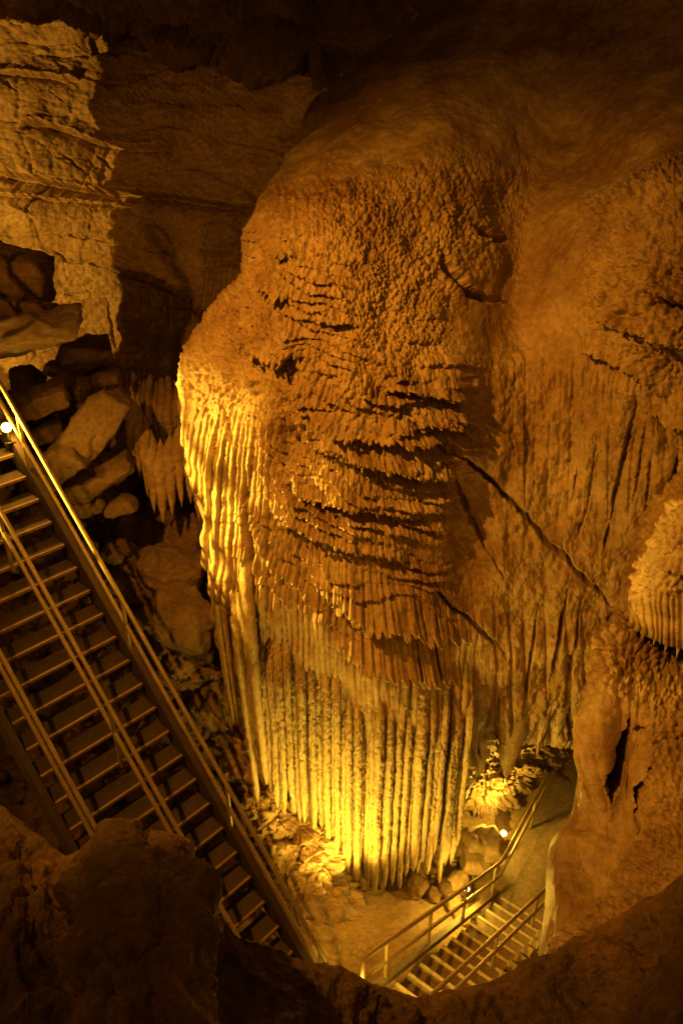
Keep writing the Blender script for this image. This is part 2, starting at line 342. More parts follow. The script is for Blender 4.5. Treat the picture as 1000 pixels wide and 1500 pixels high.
# added slab, unseen at the left: shaped to give the wall its shadow edge
def d_blocker(Pw, N, PX, PYv):
    return roughrock(Pw, .8, .10, 13, .03) * 0 + .03 * fbm(Pw[..., 0] * 2, Pw[..., 1] * 2, Pw[..., 2] * 2, 3)
BLOCKER = []
for z in (-9.5, -6, -3, 0, 4):
    BLOCKER.append([(a_, b_ + .46 * z + .45, z) for a_, b_, z in [(-6.22, 11.35, z), (-6.4, 11.4, z), (-6.8, 10.8, z), (-7.0, 9.2, z), (-6.9, 7.4, z), (-6.3, 7.0, z), (-6.1, 8.6, z), (-6.15, 10.8, z), (-6.22, 11.35, z)]])
struct(worldsheet('light_blocker', BLOCKER, 80, 60, lambda a, b, c, d: d_blocker(a, b, c, d), M_DARK), 'rock pillar')

# ================================================================== THE GREAT FLOWSTONE
flow = thing('flowstone_formation', PY_(560, 1280, 6.1), 'giant amber flowstone mass with terraced draperies and hanging columns filling the middle of the cave', 'flowstone')
SHELVES = [  # polyline, A, up, dn, teeth, rec, seed, spacing, lean
    ([(356, 398), (366, 440), (374, 478), (392, 498), (420, 502), (448, 506)], .22, 50, 18, 16, .14, 31, 7, .1),
    ([(372, 318), (395, 345), (420, 358), (446, 372)], .15, 16, 10, 9, .16, 32, 6, .1),
    ([(380, 385), (410, 412), (445, 425)], .15, 16, 10, 9, .16, 33, 6, .1),
    ([(440, 455), (480, 470), (530, 478)], .07, 12, 7, 6, .08, 34, 6, 0),
    ([(424, 575), (436, 612), (455, 640), (490, 652), (540, 668), (600, 684), (660, 690)], .12, 16, 20, 9, .26, 37, 7, 0),
    ([(455, 590), (475, 610), (500, 625), (540, 636), (600, 640), (660, 640)], .10, 12, 10, 8, .14, 38, 7, 0),
    ([(590, 606), (630, 612), (655, 616), (686, 612)], .14, 20, 8, 10, .16, 39, 7, 0),
    ([(560, 566), (610, 572), (650, 580), (680, 586)], .12, 16, 8, 8, .12, 40, 7, 0),
    ([(420, 700), (450, 722), (500, 728), (560, 742), (620, 752)], .10, 14, 9, 9, .16, 41, 7, 0),
    ([(400, 745), (430, 765), (470, 778), (520, 800), (600, 812)], .10, 14, 9, 9, .14, 42, 7, 0),
    ([(470, 862), (530, 892), (580, 905), (640, 918), (686, 928)], .24, 30, 16, 16, .38, 43, 12, 0),
    ([(475, 915), (530, 948), (560, 962), (620, 978), (684, 996)], .24, 26, 18, 17, .40, 44, 12, 0),
    ([(470, 815), (485, 806), (510, 812), (530, 824)], .08, 14, 5, 3, .10, 45, 9, 0),
    ([(884, 458), (925, 468), (965, 484), (1010, 500), (1080, 520)], .15, 22, 10, 9, .20, 46, 8, 0),
    ([(846, 515), (890, 512), (925, 530), (955, 556), (975, 574)], .15, 16, 14, 10, .20, 47, 8, 0),
    ([(950, 420), (985, 440), (1050, 450)], .13, 18, 8, 9, .14, 48, 8, 0),
    ([(955, 602), (985, 610), (1030, 604)], .16, 24, 16, 8, .22, 49, 9, 0),
]
CRACKS = [([(640, 655), (660, 664), (682, 672), (704, 690), (722, 705), (742, 728), (762, 746), (780, 766), (800, 790), (822, 808), (836, 825), (858, 848), (875, 862), (890, 885), (899, 890)], 3.2, .16, 3.0),
          ([(684, 330), (705, 345), (728, 353), (750, 353)], 5, .12, 4), ([(640, 350), (655, 386), (672, 409), (690, 429), (712, 439), (745, 440)], 6, .15, 4),
          ([(915, 874), (905, 892), (884, 920)], 3.5, .16, 2.0),
          ([(630, 843), (645, 872), (660, 890), (680, 902), (704, 924), (726, 940), (736, 956)], 2.4, .12, 3.0),
          ([(931, 590), (920, 640), (908, 690), (898, 730), (894, 762)], 2.6, .14, 2.0), ([(892, 770), (884, 806)], 2.2, .10, 1.5),
          ([(994, 655), (986, 700), (972, 738)], 3.0, .10, 2.0), ([(948, 600), (936, 680), (926, 740)], 1.8, .06, 2.0), ([(955, 660), (944, 740)], 1.8, .06, 2.0),
          ([(880, 620), (866, 700), (856, 760), (838, 800)], 1.6, .04, 3.0), ([(846, 680), (836, 740)], 1.5, .04, 2.0),
          ([(830, 855), (822, 900), (812, 960), (806, 1030), (790, 1090)], 3.0, .12, 2.0), ([(850, 880), (838, 950), (830, 1010), (815, 1080)], 2.6, .10, 2.0),
          ([(788, 880), (776, 960), (768, 1040), (764, 1110)], 2.2, .10, 1.0), ([(838, 960), (830, 1040), (826, 1090)], 3.0, .10, 2.0),
          ([(717, 1005), (704, 1080), (702, 1120)], 3.2, .10, 1.0), ([(729, 1000), (725, 1060), (724, 1110)], 2.2, .10, 1.0),
          ([(682, 925), (682, 1000), (680, 1060), (674, 1110)], 2.6, .12, 2.0), ([(368, 655), (369, 720), (376, 800), (384, 900), (388, 1000)], 3.4, .16, 1.2),
          ([(330, 600), (342, 630), (352, 650)], 2.5, .06, 2), ([(610, 940), (608, 1000)], 2, .06, 1), ([(640, 940), (640, 985)], 2, .06, 1), ([(596, 900), (594, 945)], 2, .06, 1)]
def d_flow(Pw, N, PX, PYv):
    x, y, z = [Pw[..., i].astype(np.float32) for i in range(3)]
    h = .10 * fbm(x * .8, y * .8, z * .7, 3) + .035 * fbm(x * 2.5, y * 2.5, z * 2.0, 3)
    # crusty knobs
    mk = np.clip(blob(PX, PYv, 560, 350, 190, 140, 4) * sst(195, 270, PYv + .10 * (PX - 560) + 18 * pn(PX * .03, PYv * .03, PX * 0)) + .9 * blob(PX, PYv, 500, 640, 190, 200, 3) * sst(385, 440, PX) + blob(PX, PYv, 330, 500, 90, 120, 3) + 1.0 * blob(PX, PYv, 960, 390, 115, 175, 4) * sst(205, 280, PYv + .35 * (PX - 960)), 0, 1)
    smooth = blob(PX, PYv, 790, 520, 95, 110, 4) + blob(PX, PYv, 700, 460, 60, 60, 3)
    mk = mk * (1 - .75 * np.clip(smooth, 0, 1))
    kx = PX * .0068; flow_z = PYv * .0068; big = np.clip(.5 + 1.2 * fbm(PX * .02, PYv * .014, PX * 0 + 30, 2), 0, 1)
    h += .040 * mk * (1.12 + 1.1 * sst(840, 900, PX)) * (.65 + .7 * np.clip(.5 + fbm(PX * .012, PYv * .012, PX * 0 + 8, 2), 0, 1)) * (big * knobs(kx, flow_z, .050, .080, 5) + (1 - big) * .8 * knobs(kx + 4, flow_z, .034, .052, 7)) + .022 * mk * knobs(kx + 9, flow_z, .026, .036, 6) + .03 * mk * fbm(PX * .03, PYv * .03, PX * 0 + 60, 3)
    h += .006 * fbm(x * 14, y * 14, z * 10, 3) * (1 - .5 * np.clip(smooth, 0, 1))
    h += .010 * np.clip(pn(x * 20, y * 20, z * 20), 0, 1) * sst(480, 560, PYv) * sst(660, 700, PX)
    # many small terraces
    ms = blob(PX, PYv, 550, 710, 165, 190, 4) + .85 * blob(PX, PYv, 430, 390, 80, 110, 3) + .45 * blob(PX, PYv, 470, 800, 100, 70, 3) + .12 * blob(PX, PYv, 560, 470, 130, 60, 3)
    ms = np.clip(ms, 0, 1) * (1 - sst(655, 720, PX))
    ms *= 1 - .6 * blob(PX, PYv, 690, 760, 35, 70, 4)
    e, r = ribs(PX, PYv, 6.5, 0, 51, 560, 600)
    ph = (PYv + 80 * np.exp(-np.clip(PX - 405, -25, None) / 62) - .13 * (PX - 560)) / 20.0 + 1.3 * fbm(PX * .0075, PYv * .016, PX * 0 + 3, 2) + .16 * fbm(PX * .045, PYv * .035, PX * 0, 2)
    ph = ph - .30 * e * (.2 + .8 * r)
    k = np.floor(ph); fr = ph - k; am = .10 + .95 * np.clip(.5 + 1.3 * pn(PX * .012, k * .7, PX * 0 + 2), 0, 1)
    saw = np.where(fr < .8, (fr / .8) ** 1.25, 1 - sst(.8, .97, fr))
    hs = .115 * ms * am * saw * (1 + .12 * (e - .5))
    e9, r9 = ribs(PX, PYv, 10, 0, 57, 560, 600)
    h += .045 * np.clip(blob(PX, PYv, 470, 820, 120, 70, 3) + blob(PX, PYv, 600, 930, 90, 70, 4), 0, 1) * (e9 * .8 + r9 * .7 - .6)
    # vertical flutes on the left flank and near the columns
    ml = np.clip(blob(PX, PYv, 320, 800, 80, 215, 4) * sst(560, 680, PYv + .2 * (PX - 280)), 0, 1)
    e2, r2 = ribs(PX, PYv, 8.0, -.28, 52, 470, 800); h += ml * (.085 * e2 + .07 * r2)
    e5, r5 = ribs(PX, PYv, 4.2, -.28, 56, 470, 800); h += ml * .016 * e5
    mc = blob(PX, PYv, 540, 1080, 170, 170, 6); h += .02 * mc * e2; mg = blob(PX, PYv, 450, 905, 75, 85, 4); h += mg * (.05 * e2 + .045 * r2 + .02 * e5)
    # right hand curtain: broad folds
    mr = blob(PX, PYv, 850, 640, 130, 120, 3); e3, r3 = ribs(PX, PYv, 17, .25, 53, 700, 700); h += mr * (.012 * e3 + .035 * r3) + .05 * mr * fbm(x * 4, y * 4, z * 1.6, 4)
    mq = blob(PX, PYv, 790, 1010, 95, 120, 4); e4, r4 = ribs(PX, PYv, 26, -.25, 54, 640, 900); h += mq * (.06 * e4 + .05 * r4)
    h += .05 * blob(PX, PYv, 870, 560, 50, 26, 3) * ribs(PX, PYv, 8, 0, 55)[0]
    # the right-hand bulge with its own left edge
    edge = np.interp(PYv, [200, 225, 300, 380, 480, 560], [1010, 985, 905, 866, 850, 850]); sb = sst(-8, 20, PX - edge + 5 * pn(PX * 0, PYv * .04, PX * 0)) * (1 - sst(470, 540, PYv)) * sst(215, 290, PYv + .3 * (PX - 960))
    h += .16 * sb
    mt = sst(690, 740, PX) * sst(400, 560, PYv); h += mt * (.030 * fbm(x * 6, y * 6, z * 3.5, 5) + .012 * knobs(kx, flow_z, .06, .07, 8))
    # broad masses
    h -= .16 * blob(PX, PYv, 690, 760, 34, 80, 3) * (1 - sst(660, 760, PX - .25 * (PYv - 690)))
    h += crack(PX, PYv, [(664, 690), (690, 738), (710, 785), (732, 842)], 5, .10, 3)
    h -= .10 * blob(PX, PYv, 345, 545, 16, 42)
    h -= .12 * blob(PX, PYv, 430, 640, 20, 40)
    for (pts, A, up, dn, te, rec, sd, sp, ln) in SHELVES: hs = hs + shelf(PX, PYv, pts, A, up, dn, te, rec, sd, sp, ln, fade=60 if sd in (43, 44) else 24)
    for (pts, w_, dp, wb) in CRACKS: h += crack(PX, PYv, pts, w_, dp, wb)
    wl = (1 - sst(440, 540, PX)) * (1 - sst(560, 640, PYv)); e8, r8 = ribs(PX, PYv, 6, .1, 58, 420, 400)
    hs = hs + .03 * blob(PX, PYv, 410, 420, 50, 80, 4) * e8
    return h + hs * (1 - wl), (hs * wl * 1.15)[..., None] * np.array([-.30, -.90, -.30])
RW = [
    row(-120, (640, 14.5), (690, 12.8), (740, 11.8), (790, 11.3), (840, 11.0), (890, 10.8), (940, 10.6), (990, 10.4), (1040, 10.3), (1160, 10.2)),
    row(0, (590, 13.2), (625, 11.3), (665, 10.5), (710, 10.1), (760, 9.9), (815, 9.8), (870, 9.7), (930, 9.5), (1000, 9.3), (1140, 9.0)),
    row(80, (505, 12), (538, 10.4), (595, 9.4), (655, 9.0), (715, 8.9), (775, 8.9), (840, 8.9), (910, 8.7), (990, 8.4), (1130, 8.0)),
    row(160, (430, 11), (458, 9.6), (520, 8.6), (590, 8.15), (660, 8.1), (735, 8.3), (810, 8.4), (890, 8.0), (980, 7.5), (1130, 7.1)),
    row(240, (385, 10), (404, 8.2), (463, 7.55), (535, 7.3), (610, 7.35), (695, 7.6), (780, 8.0), (870, 7.5), (970, 6.85), (1130, 6.5)),
    row(320, (352, 9.5), (366, 7.35), (425, 6.9), (500, 6.75), (580, 6.85), (670, 7.15), (765, 7.65), (860, 7.1), (960, 6.35), (1130, 6.0)),
    row(400, (330, 9.0), (350, 7.15), (415, 6.62), (490, 6.45), (570, 6.5), (665, 6.75), (760, 7.3), (855, 6.8), (955, 6.15), (1130, 5.8)),
    row(480, (268, 8.6), (290, 7.1), (375, 6.6), (465, 6.25), (560, 6.25), (655, 6.45), (750, 6.9), (850, 6.55), (955, 6.0), (1130, 5.7)),
    row(555, (244, 8.3), (261, 6.85), (350, 6.4), (445, 6.15), (550, 6.05), (650, 6.2), (750, 6.6), (850, 6.4), (955, 5.98), (1130, 5.7)),
    row(640, (258, 8.1), (278, 6.65), (355, 6.3), (440, 6.15), (545, 6.0), (650, 6.15), (750, 6.45), (850, 6.35), (955, 6.05), (1130, 5.75)),
    row(740, (284, 8.0), (301, 6.75), (365, 6.25), (440, 6.05), (540, 6.0), (650, 6.15), (750, 6.38), (850, 6.32), (950, 6.12), (1130, 5.9)),
    row(850, (300, 7.9), (318, 6.65), (375, 6.2), (445, 6.0), (540, 5.95), (650, 6.15), (745, 6.38), (840, 6.35), (930, 6.3), (1090, 6.3)),
    row(950, (322, 7.8), (338, 6.9), (386, 6.25), (445, 6.05), (540, 5.95), (650, 6.15), (735, 6.42), (825, 6.42), (900, 6.5), (1060, 6.6)),
    [(355, 1020, 7.6), (370, 1030, 6.9), (396, 1050, 6.3), (445, 1060, 6.15), (540, 1060, 6.08), (650, 1060, 6.3), (732, 1040, 6.5), (815, 1030, 6.5), (880, 1030, 6.7), (1040, 1030, 7.0)],
    [(385, 1110, 7.5), (392, 1120, 6.8), (410, 1150, 6.35), (450, 1180, 6.25), (540, 1235, 6.12), (648, 1215, 6.35), (712, 1088, 6.6), (790, 1072, 6.65), (860, 1075, 7.0), (1020, 1080, 7.4)],
    [(395, 1115, 7.8), (400, 1125, 7.2), (416, 1158, 6.8), (454, 1186, 6.7), (540, 1238, 6.6), (640, 1215, 6.8), (712, 1085, 7.0), (790, 1072, 7.1), (860, 1075, 7.4), (1020, 1080, 7.8)],
]
sheet('body', wrapin(RW, 14), 770, 980, d_flow, M_FLOW, flow)

# hanging columns: each one a part
def stalactite(bot, top_z, r0, r1, seed, tip=.25, ripple=.012, name='stalactite', parent=None, mat=None, seg=22, step=.022, lean=0.0, flat=1.0, leany=0.0):
    L = top_z - bot[2]; n = max(12, int(L / step)); t = np.linspace(0, 1, n); th = np.linspace(0, 2 * np.pi, seg, endpoint=False)
    z = bot[2] + L * t; s = t * L
    R = (r1 + (r0 - r1) * t) * np.clip(1 - np.exp(-s / (tip * .45)), .03, 1) ** .8
    tp = sst(.62, 1, t); R = R * (1 - .98 * tp ** 3); R = R * (1 + .10 * pn(s * 3, s * 0 + seed, s * 0) )
    cx = bot[0] + .015 * pn(s * 1.3, s * 0 + seed * 3.1, s * 0) + lean * s; cy = bot[1] + .02 * pn(s * 1.3, s * 0 + seed * 1.7, s * 0 + 4) + leany * s
    T, S = np.meshgrid(th, s); RR = R[:, None] * np.ones(seg)
    X = np.cos(T) * .075 * 1.0; Yc = np.sin(T) * .075
    w = pn(X * 20 + 1.5 * pn(X * 14, S * 10, Yc * 14), S * 24 + 3 * pn(X * 12, S * 7, Yc * 12), Yc * 20 + seed * 2.3); rid = 1 - np.abs(w) * 3.4
    w2 = pn(X * 10, S * 6, Yc * 10 + seed); fl, _ = cells1((T / (2 * np.pi) * 7 + .3 * pn(S * 2, T * 0 + seed, T * 0)).astype(np.float32), seed)
    RR = RR + np.clip(RR / .05, 0, 1) * (ripple * rid + .008 * w2 + .010 * (fl - .5))
    V = np.stack([cx[:, None] + RR * np.cos(T), cy[:, None] + RR * np.sin(T) * flat, z[:, None] * np.ones(seg)], -1); V[..., 1] += (.42 * tp * min(1, L / 3))[:, None]; V = V.reshape(-1, 3)
    i = np.arange(n - 1)[:, None] * seg; j = np.arange(seg)[None, :]; j2 = (j + 1) % seg
    Fc = np.stack([i + j, i + j2, i + seg + j2, i + seg + j], -1).reshape(-1, 4)
    return link(name, V, Fc, mat or M_COL, parent)
tips0 = [(394, 1168), (408, 1184), (420, 1190), (433, 1186), (446, 1208), (458, 1232), (470, 1228), (482, 1240), (493, 1266), (505, 1282), (519, 1290), (533, 1306), (548, 1310), (562, 1303), (577, 1302), (594, 1288), (611, 1285), (627, 1276), (643, 1290), (658, 1262), (668, 1236)]
tips = []
for a_, b_ in zip(tips0[:-1], tips0[1:]): tips += [a_, ((a_[0] + b_[0]) / 2, (a_[1] + b_[1]) / 2 - random.uniform(-6, 26))]
tips.append(tips0[-1])
for k, (px, py) in enumerate(tips):
    px += random.uniform(-3, 3); py += random.uniform(-9, 7); Y = 5.96 + .10 * ((px - 520) / 130) ** 2 + random.choice((-.07, -.03, 0, .04, .08)); b = PY_(px, py, Y)
    dark = px > 570
    stalactite(b, PY_(px, 880 if px < 500 else 960, Y)[2], random.choice((.034, .042, .05, .066)), random.uniform(.022, .04), k + 1, tip=random.uniform(.15, .5), ripple=.017, seg=28, step=.016, parent=flow)
for k in range(40):      # thinner ones between and just behind
    px = 392 + 278 * (k + .5) / 40 + random.uniform(-3, 3); base = np.interp(px, [t[0] for t in tips0], [t[1] for t in tips0])
    Y = 6.06 + .10 * ((px - 520) / 130) ** 2 + random.uniform(-.03, .02); b = PY_(px, base - random.uniform(-4, 60) ** 1.0, Y)
    stalactite(b, PY_(px, 900, Y)[2], random.uniform(.03, .06), random.uniform(.018, .034), 60 + k, tip=.3, ripple=.012, parent=flow, seg=16, step=.03)
# thin pipes hanging off the left flank
for k, (px, py, r) in enumerate([(327, 962, .035), (336, 990, .04), (345, 972, .035), (343, 1062, .028), (352, 1000, .035), (361, 1008, .04), (371, 1018, .04), (379, 1100, .05), (386, 1130, .05), (349, 1056, .03), (333, 1018, .022), (391, 1150, .05), (378, 1180, .045)]):
    Y = 6.75 - .012 * (px - 327) + random.uniform(-.03, .03); b = PY_(px, py, Y)
    stalactite(b, PY_(px - 12, 760, Y)[2], r * 1.3, r * .7, 120 + k, tip=.3, ripple=.008, parent=flow, seg=14, step=.03, lean=-.028)
# broad tapering draperies under the right-hand curtain
for k, (px, py, r, ty, fl) in enumerate([(702, 1138, .16, 960, .5), (690, 1080, .12, 940, .6), (741, 1140, .25, 960, .5), (722, 1095, .10, 980, .6), (772, 1090, .17, 950, .6), (760, 1070, .12, 960, .6), (797, 1075, .13, 930, .6), (815, 1082, .14, 930, .6), (842, 1098, .17, 920, .6), (785, 1110, .07, 1000, 1), (862, 1070, .12, 940, .6)]):
    Y = 6.52 + .08 * random.random(); b = PY_(px, py, Y)
    stalactite(b, PY_(px, ty, Y)[2], r, r * .6, 150 + k, tip=1.1, ripple=.016, parent=flow, mat=M_FLOW, seg=26, step=.03, flat=fl, name='drapery')
# fringe of little stalactites along the big terraces
def fringe(pts, n, Y, l0, l1, r, parent, seed, up=.16):
    rg = np.random.default_rng(seed); xs = [p[0] for p in pts]; ys = [p[1] for p in pts]
    for k in range(n):
        px = xs[0] + (xs[-1] - xs[0]) * (k + .5 + rg.uniform(-.3, .3)) / n; py = float(np.interp(px, xs, ys)); Yk = Y + rg.uniform(-.02, .02)
        b = PY_(px, py + rg.uniform(l0, l1), Yk)
        stalactite(b, b[2] + up + rg.uniform(0, .1), r * rg.uniform(.8, 1.3), r * .5, seed * 10 + k, tip=.12, ripple=.003, parent=parent, mat=M_FLOW, seg=8, step=.03, name='fringe_tip')

# ------------------------------------------------------------------ right hand: knobby lobe and pillar
lobe = thing('flowstone_lobe', PY_(990, 950, 5.4), 'knobby flowstone lobe with a dripping fringe above a dark hollow at the right edge', 'flowstone')
def d_lobe(Pw, N, PX, PYv):
    x, y, z = [Pw[..., i].astype(np.float32) for i in range(3)]
    e, r = ribs(PX, PYv, 8, -.1, 61, 900, 900); mf = sst(850, 890, PYv)
    return .06 * fbm(x * 1.5, y * 1.5, z * 1.5, 3) + (1 - mf) * (.055 * knobs(PX * .005, PYv * .005, .042, .055, 11) + .010 * knobs(PX * .005, PYv * .005, .022, .03, 12)) + mf * .04 * e \
        + shelf(PX, PYv, [(960, 820), (990, 832), (1060, 838)], .10, 16, 8, 6, .12, 62, 7)
sheet('body', wrapin([
    row(640, (1010, 7.0), (1022, 6.5), (1040, 6.2), (1070, 6.0), (1160, 5.9)),
    row(700, (972, 6.7), (986, 6.15), (1008, 5.85), (1040, 5.65), (1160, 5.5)),
    row(760, (930, 6.5), (946, 5.98), (975, 5.62), (1015, 5.4), (1160, 5.2)),
    row(830, (912, 6.4), (922, 5.86), (955, 5.45), (1005, 5.2), (1160, 5.0)),
    [(906, 882, 6.3), (915, 885, 5.8), (948, 895, 5.38), (1000, 902, 5.18), (1160, 905, 4.95)],
    [(908, 896, 6.3), (916, 898, 5.85), (946, 925, 5.42), (998, 942, 5.22), (1160, 950, 5.0)],
    [(912, 898, 6.6), (918, 900, 6.3), (946, 926, 6.0), (998, 942, 5.9), (1160, 950, 5.8)]]), 200, 260, d_lobe, M_FLOW, lobe)
for k in range(13):
    px = 922 + 8.5 * k; base = np.interp(px, [915, 946, 998, 1160], [898, 925, 942, 950]); Y = float(np.interp(px, [915, 946, 998, 1100], [5.85, 5.5, 5.3, 5.1]))
    b = PY_(px, base + random.uniform(2, 26), Y); stalactite(b, b[2] + .35, .032, .02, 200 + k, tip=.25, ripple=.004, parent=lobe, mat=M_FLOW, seg=10, step=.03)
pil = thing('flowstone_pillar', PY_(900, 1400, 3.6), 'smooth orange flowstone pillar with two tall dark slots at the right edge', 'rock pillar')
def d_pillar(Pw, N, PX, PYv):
    x, y, z = [Pw[..., i].astype(np.float32) for i in range(3)]
    edge = 950 + 10 * pn(PYv * .01, PYv * 0, PYv * 0) - 60 * sst(1180, 1330, PYv) - 90 * sst(1290, 1400, PYv) + 40 * (1 - sst(960, 1010, PYv)) * 0
    kn = np.clip(sst(-6, 12, PX - edge) + blob(PX, PYv, 910, 965, 60, 62, 4), 0, 1)
    h = .10 * fbm(x * 1.2, y * 1.2, z * 1.0, 3) + kn * (.05 * sst(1000, 1060, PYv) + .075 * knobs(PX * .0045, PYv * .0045, .036, .048, 13) + .020 * knobs(PX * .0045, PYv * .0045, .02, .026, 14))
    e, r = ribs(PX, PYv, 15, -.3, 63, 905, 1050); ms = (1 - kn) * sst(960, 1010, PYv) * (1 - sst(1150, 1230, PYv)); h += ms * (.03 * e + .015 * r)
    h += (1 - kn) * .012 * fbm(x * 8, y * 8, z * 8, 4)
    slot = crack(PX, PYv, [(921, 1054), (917, 1085), (910, 1120), (901, 1150), (894, 1172)], 7.5, 1, 3) + crack(PX, PYv, [(957, 1130), (951, 1165), (943, 1195), (935, 1222)], 8, 1, 3)
    h -= .25 * crack(PX, PYv, [(935, 1060), (925, 1110), (905, 1170), (890, 1200)], 0.001, 0, 0)
    h -= .07 * blob(PX, PYv, 872, 1338, 16, 7) + .10 * blob(PX, PYv, 850, 1320, 30, 40)
    h += .10 * blob(PX, PYv, 880, 1050, 24, 130, 3)
    h += .03 * (1 - kn) * fbm(x * 4, y * 4, z * 1.5, 4) - .12 * blob(PX, PYv, 905, 1110, 10, 70) + .06 * blob(PX, PYv, 938, 1130, 8, 60)
    h += shelf(PX, PYv, [(920, 1052), (940, 1058), (956, 1066)], .06, 20, 8, 10, .08, 64, 6)
    return h * sst(-2, 22, PX - np.interp(PYv, [860, 945, 1100, 1190, 1240, 1330, 1420, 1600], [918, 868, 850, 836, 804, 797, 786, 776])), -slot[..., None] * np.array([.15, .95, -.45])
sheet('body', wrapin([
    row(860, (912, 7.2), (918, 6.7), (932, 6.5), (960, 6.5), (1000, 6.5), (1160, 6.5)),
    row(905, (888, 6.9), (896, 6.2), (912, 5.95), (945, 6.1), (1000, 6.5), (1160, 6.5)),
    row(945, (856, 6.7), (868, 5.95), (895, 5.6), (935, 5.65), (1000, 6.1), (1160, 6.1)),
    row(1010, (850, 6.5), (861, 5.6), (890, 5.2), (935, 5.1), (985, 5.1), (1160, 5.0)),
    row(1100, (840, 6.2), (850, 5.25), (885, 4.9), (930, 4.8), (980, 4.65), (1160, 4.4)),
    row(1190, (822, 5.9), (836, 4.95), (875, 4.65), (920, 4.55), (975, 4.25), (1160, 4.0)),
    row(1240, (788, 5.8), (804, 4.75), (850, 4.4), (905, 4.3), (965, 4.0), (1160, 3.7)),
    row(1330, (784, 5.5), (797, 4.4), (845, 4.0), (895, 3.85), (955, 3.6), (1160, 3.3)),
    row(1420, (772, 5.2), (786, 4.0), (838, 3.65), (890, 3.5), (945, 3.25), (1160, 3.0)),
    row(1600, (762, 4.8), (776, 3.5), (830, 3.2), (885, 3.0), (945, 2.8), (1160, 2.6))], 26), 360, 620, d_pillar, M_FLOW, pil)

# ------------------------------------------------------------------ small curtain left of the great flowstone
cur = thing('flowstone_curtain', P(240, 760, 9.3), 'small ragged flowstone curtain hanging over a dark hollow left of the great flowstone', 'flowstone')
def d_cur(Pw, N, PX, PYv):
    x, y, z = [Pw[..., i].astype(np.float32) for i in range(3)]
    e, r = ribs(PX, PYv, 9, -.5, 71, 200, 600); return .08 * e + .10 * r + .10 * fbm(x * 2, y * 2, z * 2, 4) + crack(PX, PYv, [(216, 600), (222, 640), (232, 700)], 6, .3, 3) + crack(PX, PYv, [(262, 610), (268, 650), (280, 710)], 5, .25, 3)
sheet('body', [
    [(135, 560, 10.4), (160, 560, 10.1), (200, 565, 10.0), (250, 570, 9.9), (300, 560, 9.9)],
    [(140, 590, 9.9), (166, 588, 9.5), (205, 588, 9.45), (250, 590, 9.4), (310, 590, 9.3)],
    [(152, 625, 9.8), (174, 630, 9.35), (210, 645, 9.28), (255, 650, 9.3), (310, 650, 9.2)],
    [(176, 655, 9.8), (188, 668, 9.4), (212, 690, 9.25), (262, 720, 9.3), (312, 720, 9.2)],
    [(184, 660, 10.2), (194, 674, 9.8), (214, 698, 9.6), (264, 728, 9.6), (312, 728, 9.6)]], 180, 200, d_cur, M_WALL, cur)
for k, (px, py, r) in enumerate([(196, 688, .06), (205, 700, .05), (217, 728, .05), (227, 752, .06), (240, 765, .07), (253, 756, .06), (266, 742, .05), (280, 738, .06), (292, 762, .07), (302, 748, .06)]):
    b = P(px, py, 9.42); stalactite(b, b[2] + .90, r * 1.6, r * .8, 230 + k, tip=.5, ripple=.014, parent=cur, mat=M_WALL, seg=16, step=.03, flat=.7, lean=-.04, leany=.42)

# ------------------------------------------------------------------ boulders
def ico(n):
    bm = __import__('bmesh').new(); __import__('bmesh').ops.create_icosphere(bm, subdivisions=n, radius=1)
    v = np.array([t.co[:] for t in bm.verts]); f = np.array([[q.index for q in p.verts] for p in bm.faces]); bm.free(); return v, f
ICO5, ICO4, ICO2 = ico(5), ico(4), ico(2)
def boulder_verts(seed, size, rot, npl=13, rnd=.05, src=None, sharp=160):
    rg = np.random.default_rng(seed); v, f = src or ICO4
    pl = rg.normal(size=(npl, 3)); pl /= np.linalg.norm(pl, axis=1)[:, None]; pl = np.concatenate([pl, np.eye(3), -np.eye(3)]); dd = rg.uniform(.72, 1.0, len(pl)); dd[-6:] = rg.uniform(.8, .95, 6)
    q = (v @ pl.T) / dd; r = 1 / (np.sum(np.clip(q, 0, None) ** sharp, 1) ** (1 / sharp))
    p = v * r[:, None]; s = np.array(size) / 2; w = p * s
    k = np.mean(s); n = rnd * k * fbm(w[:, 0] / k * 1.7 + seed, w[:, 1] / k * 1.7, w[:, 2] / k * 1.7, 5, .55)
    w = w + v * n[:, None]
    if len(v) > 1000:
        q_ = w / k * .8 + seed; hh, ee = facet(q_[:, 0] * 1.6, q_[:, 1] * 1.6, q_[:, 2] * 1.6, seed % 9, 1.0); w = w + v * (k * (.09 * hh - .03 * np.exp(-(ee / .05) ** 2)))[:, None]
    R = np.array(Matrix.Rotation(math.radians(rot[2]), 3, 'Z') @ Matrix.Rotation(math.radians(rot[1]), 3, 'Y') @ Matrix.Rotation(math.radians(rot[0]), 3, 'X'))
    return w @ R.T, f
def boulder(px, py, d, w, h, t, rot, label, cat='boulder', seed=1, mat=None, name='boulder', group=None, rnd=.07, src=None, npl=13):
    """w, h in frame units at distance d, t = thickness in metres; rot = tilts in degrees"""
    V, f = boulder_verts(seed, (w * d / F, t, h * d / F), rot, npl, rnd, src or (ICO5 if w > 85 else ICO4)); c = P(px, py, d)
    o = link(name, V + c, f, mat or M_BOUL, None, origin=c); return tag(o, label, cat, group)
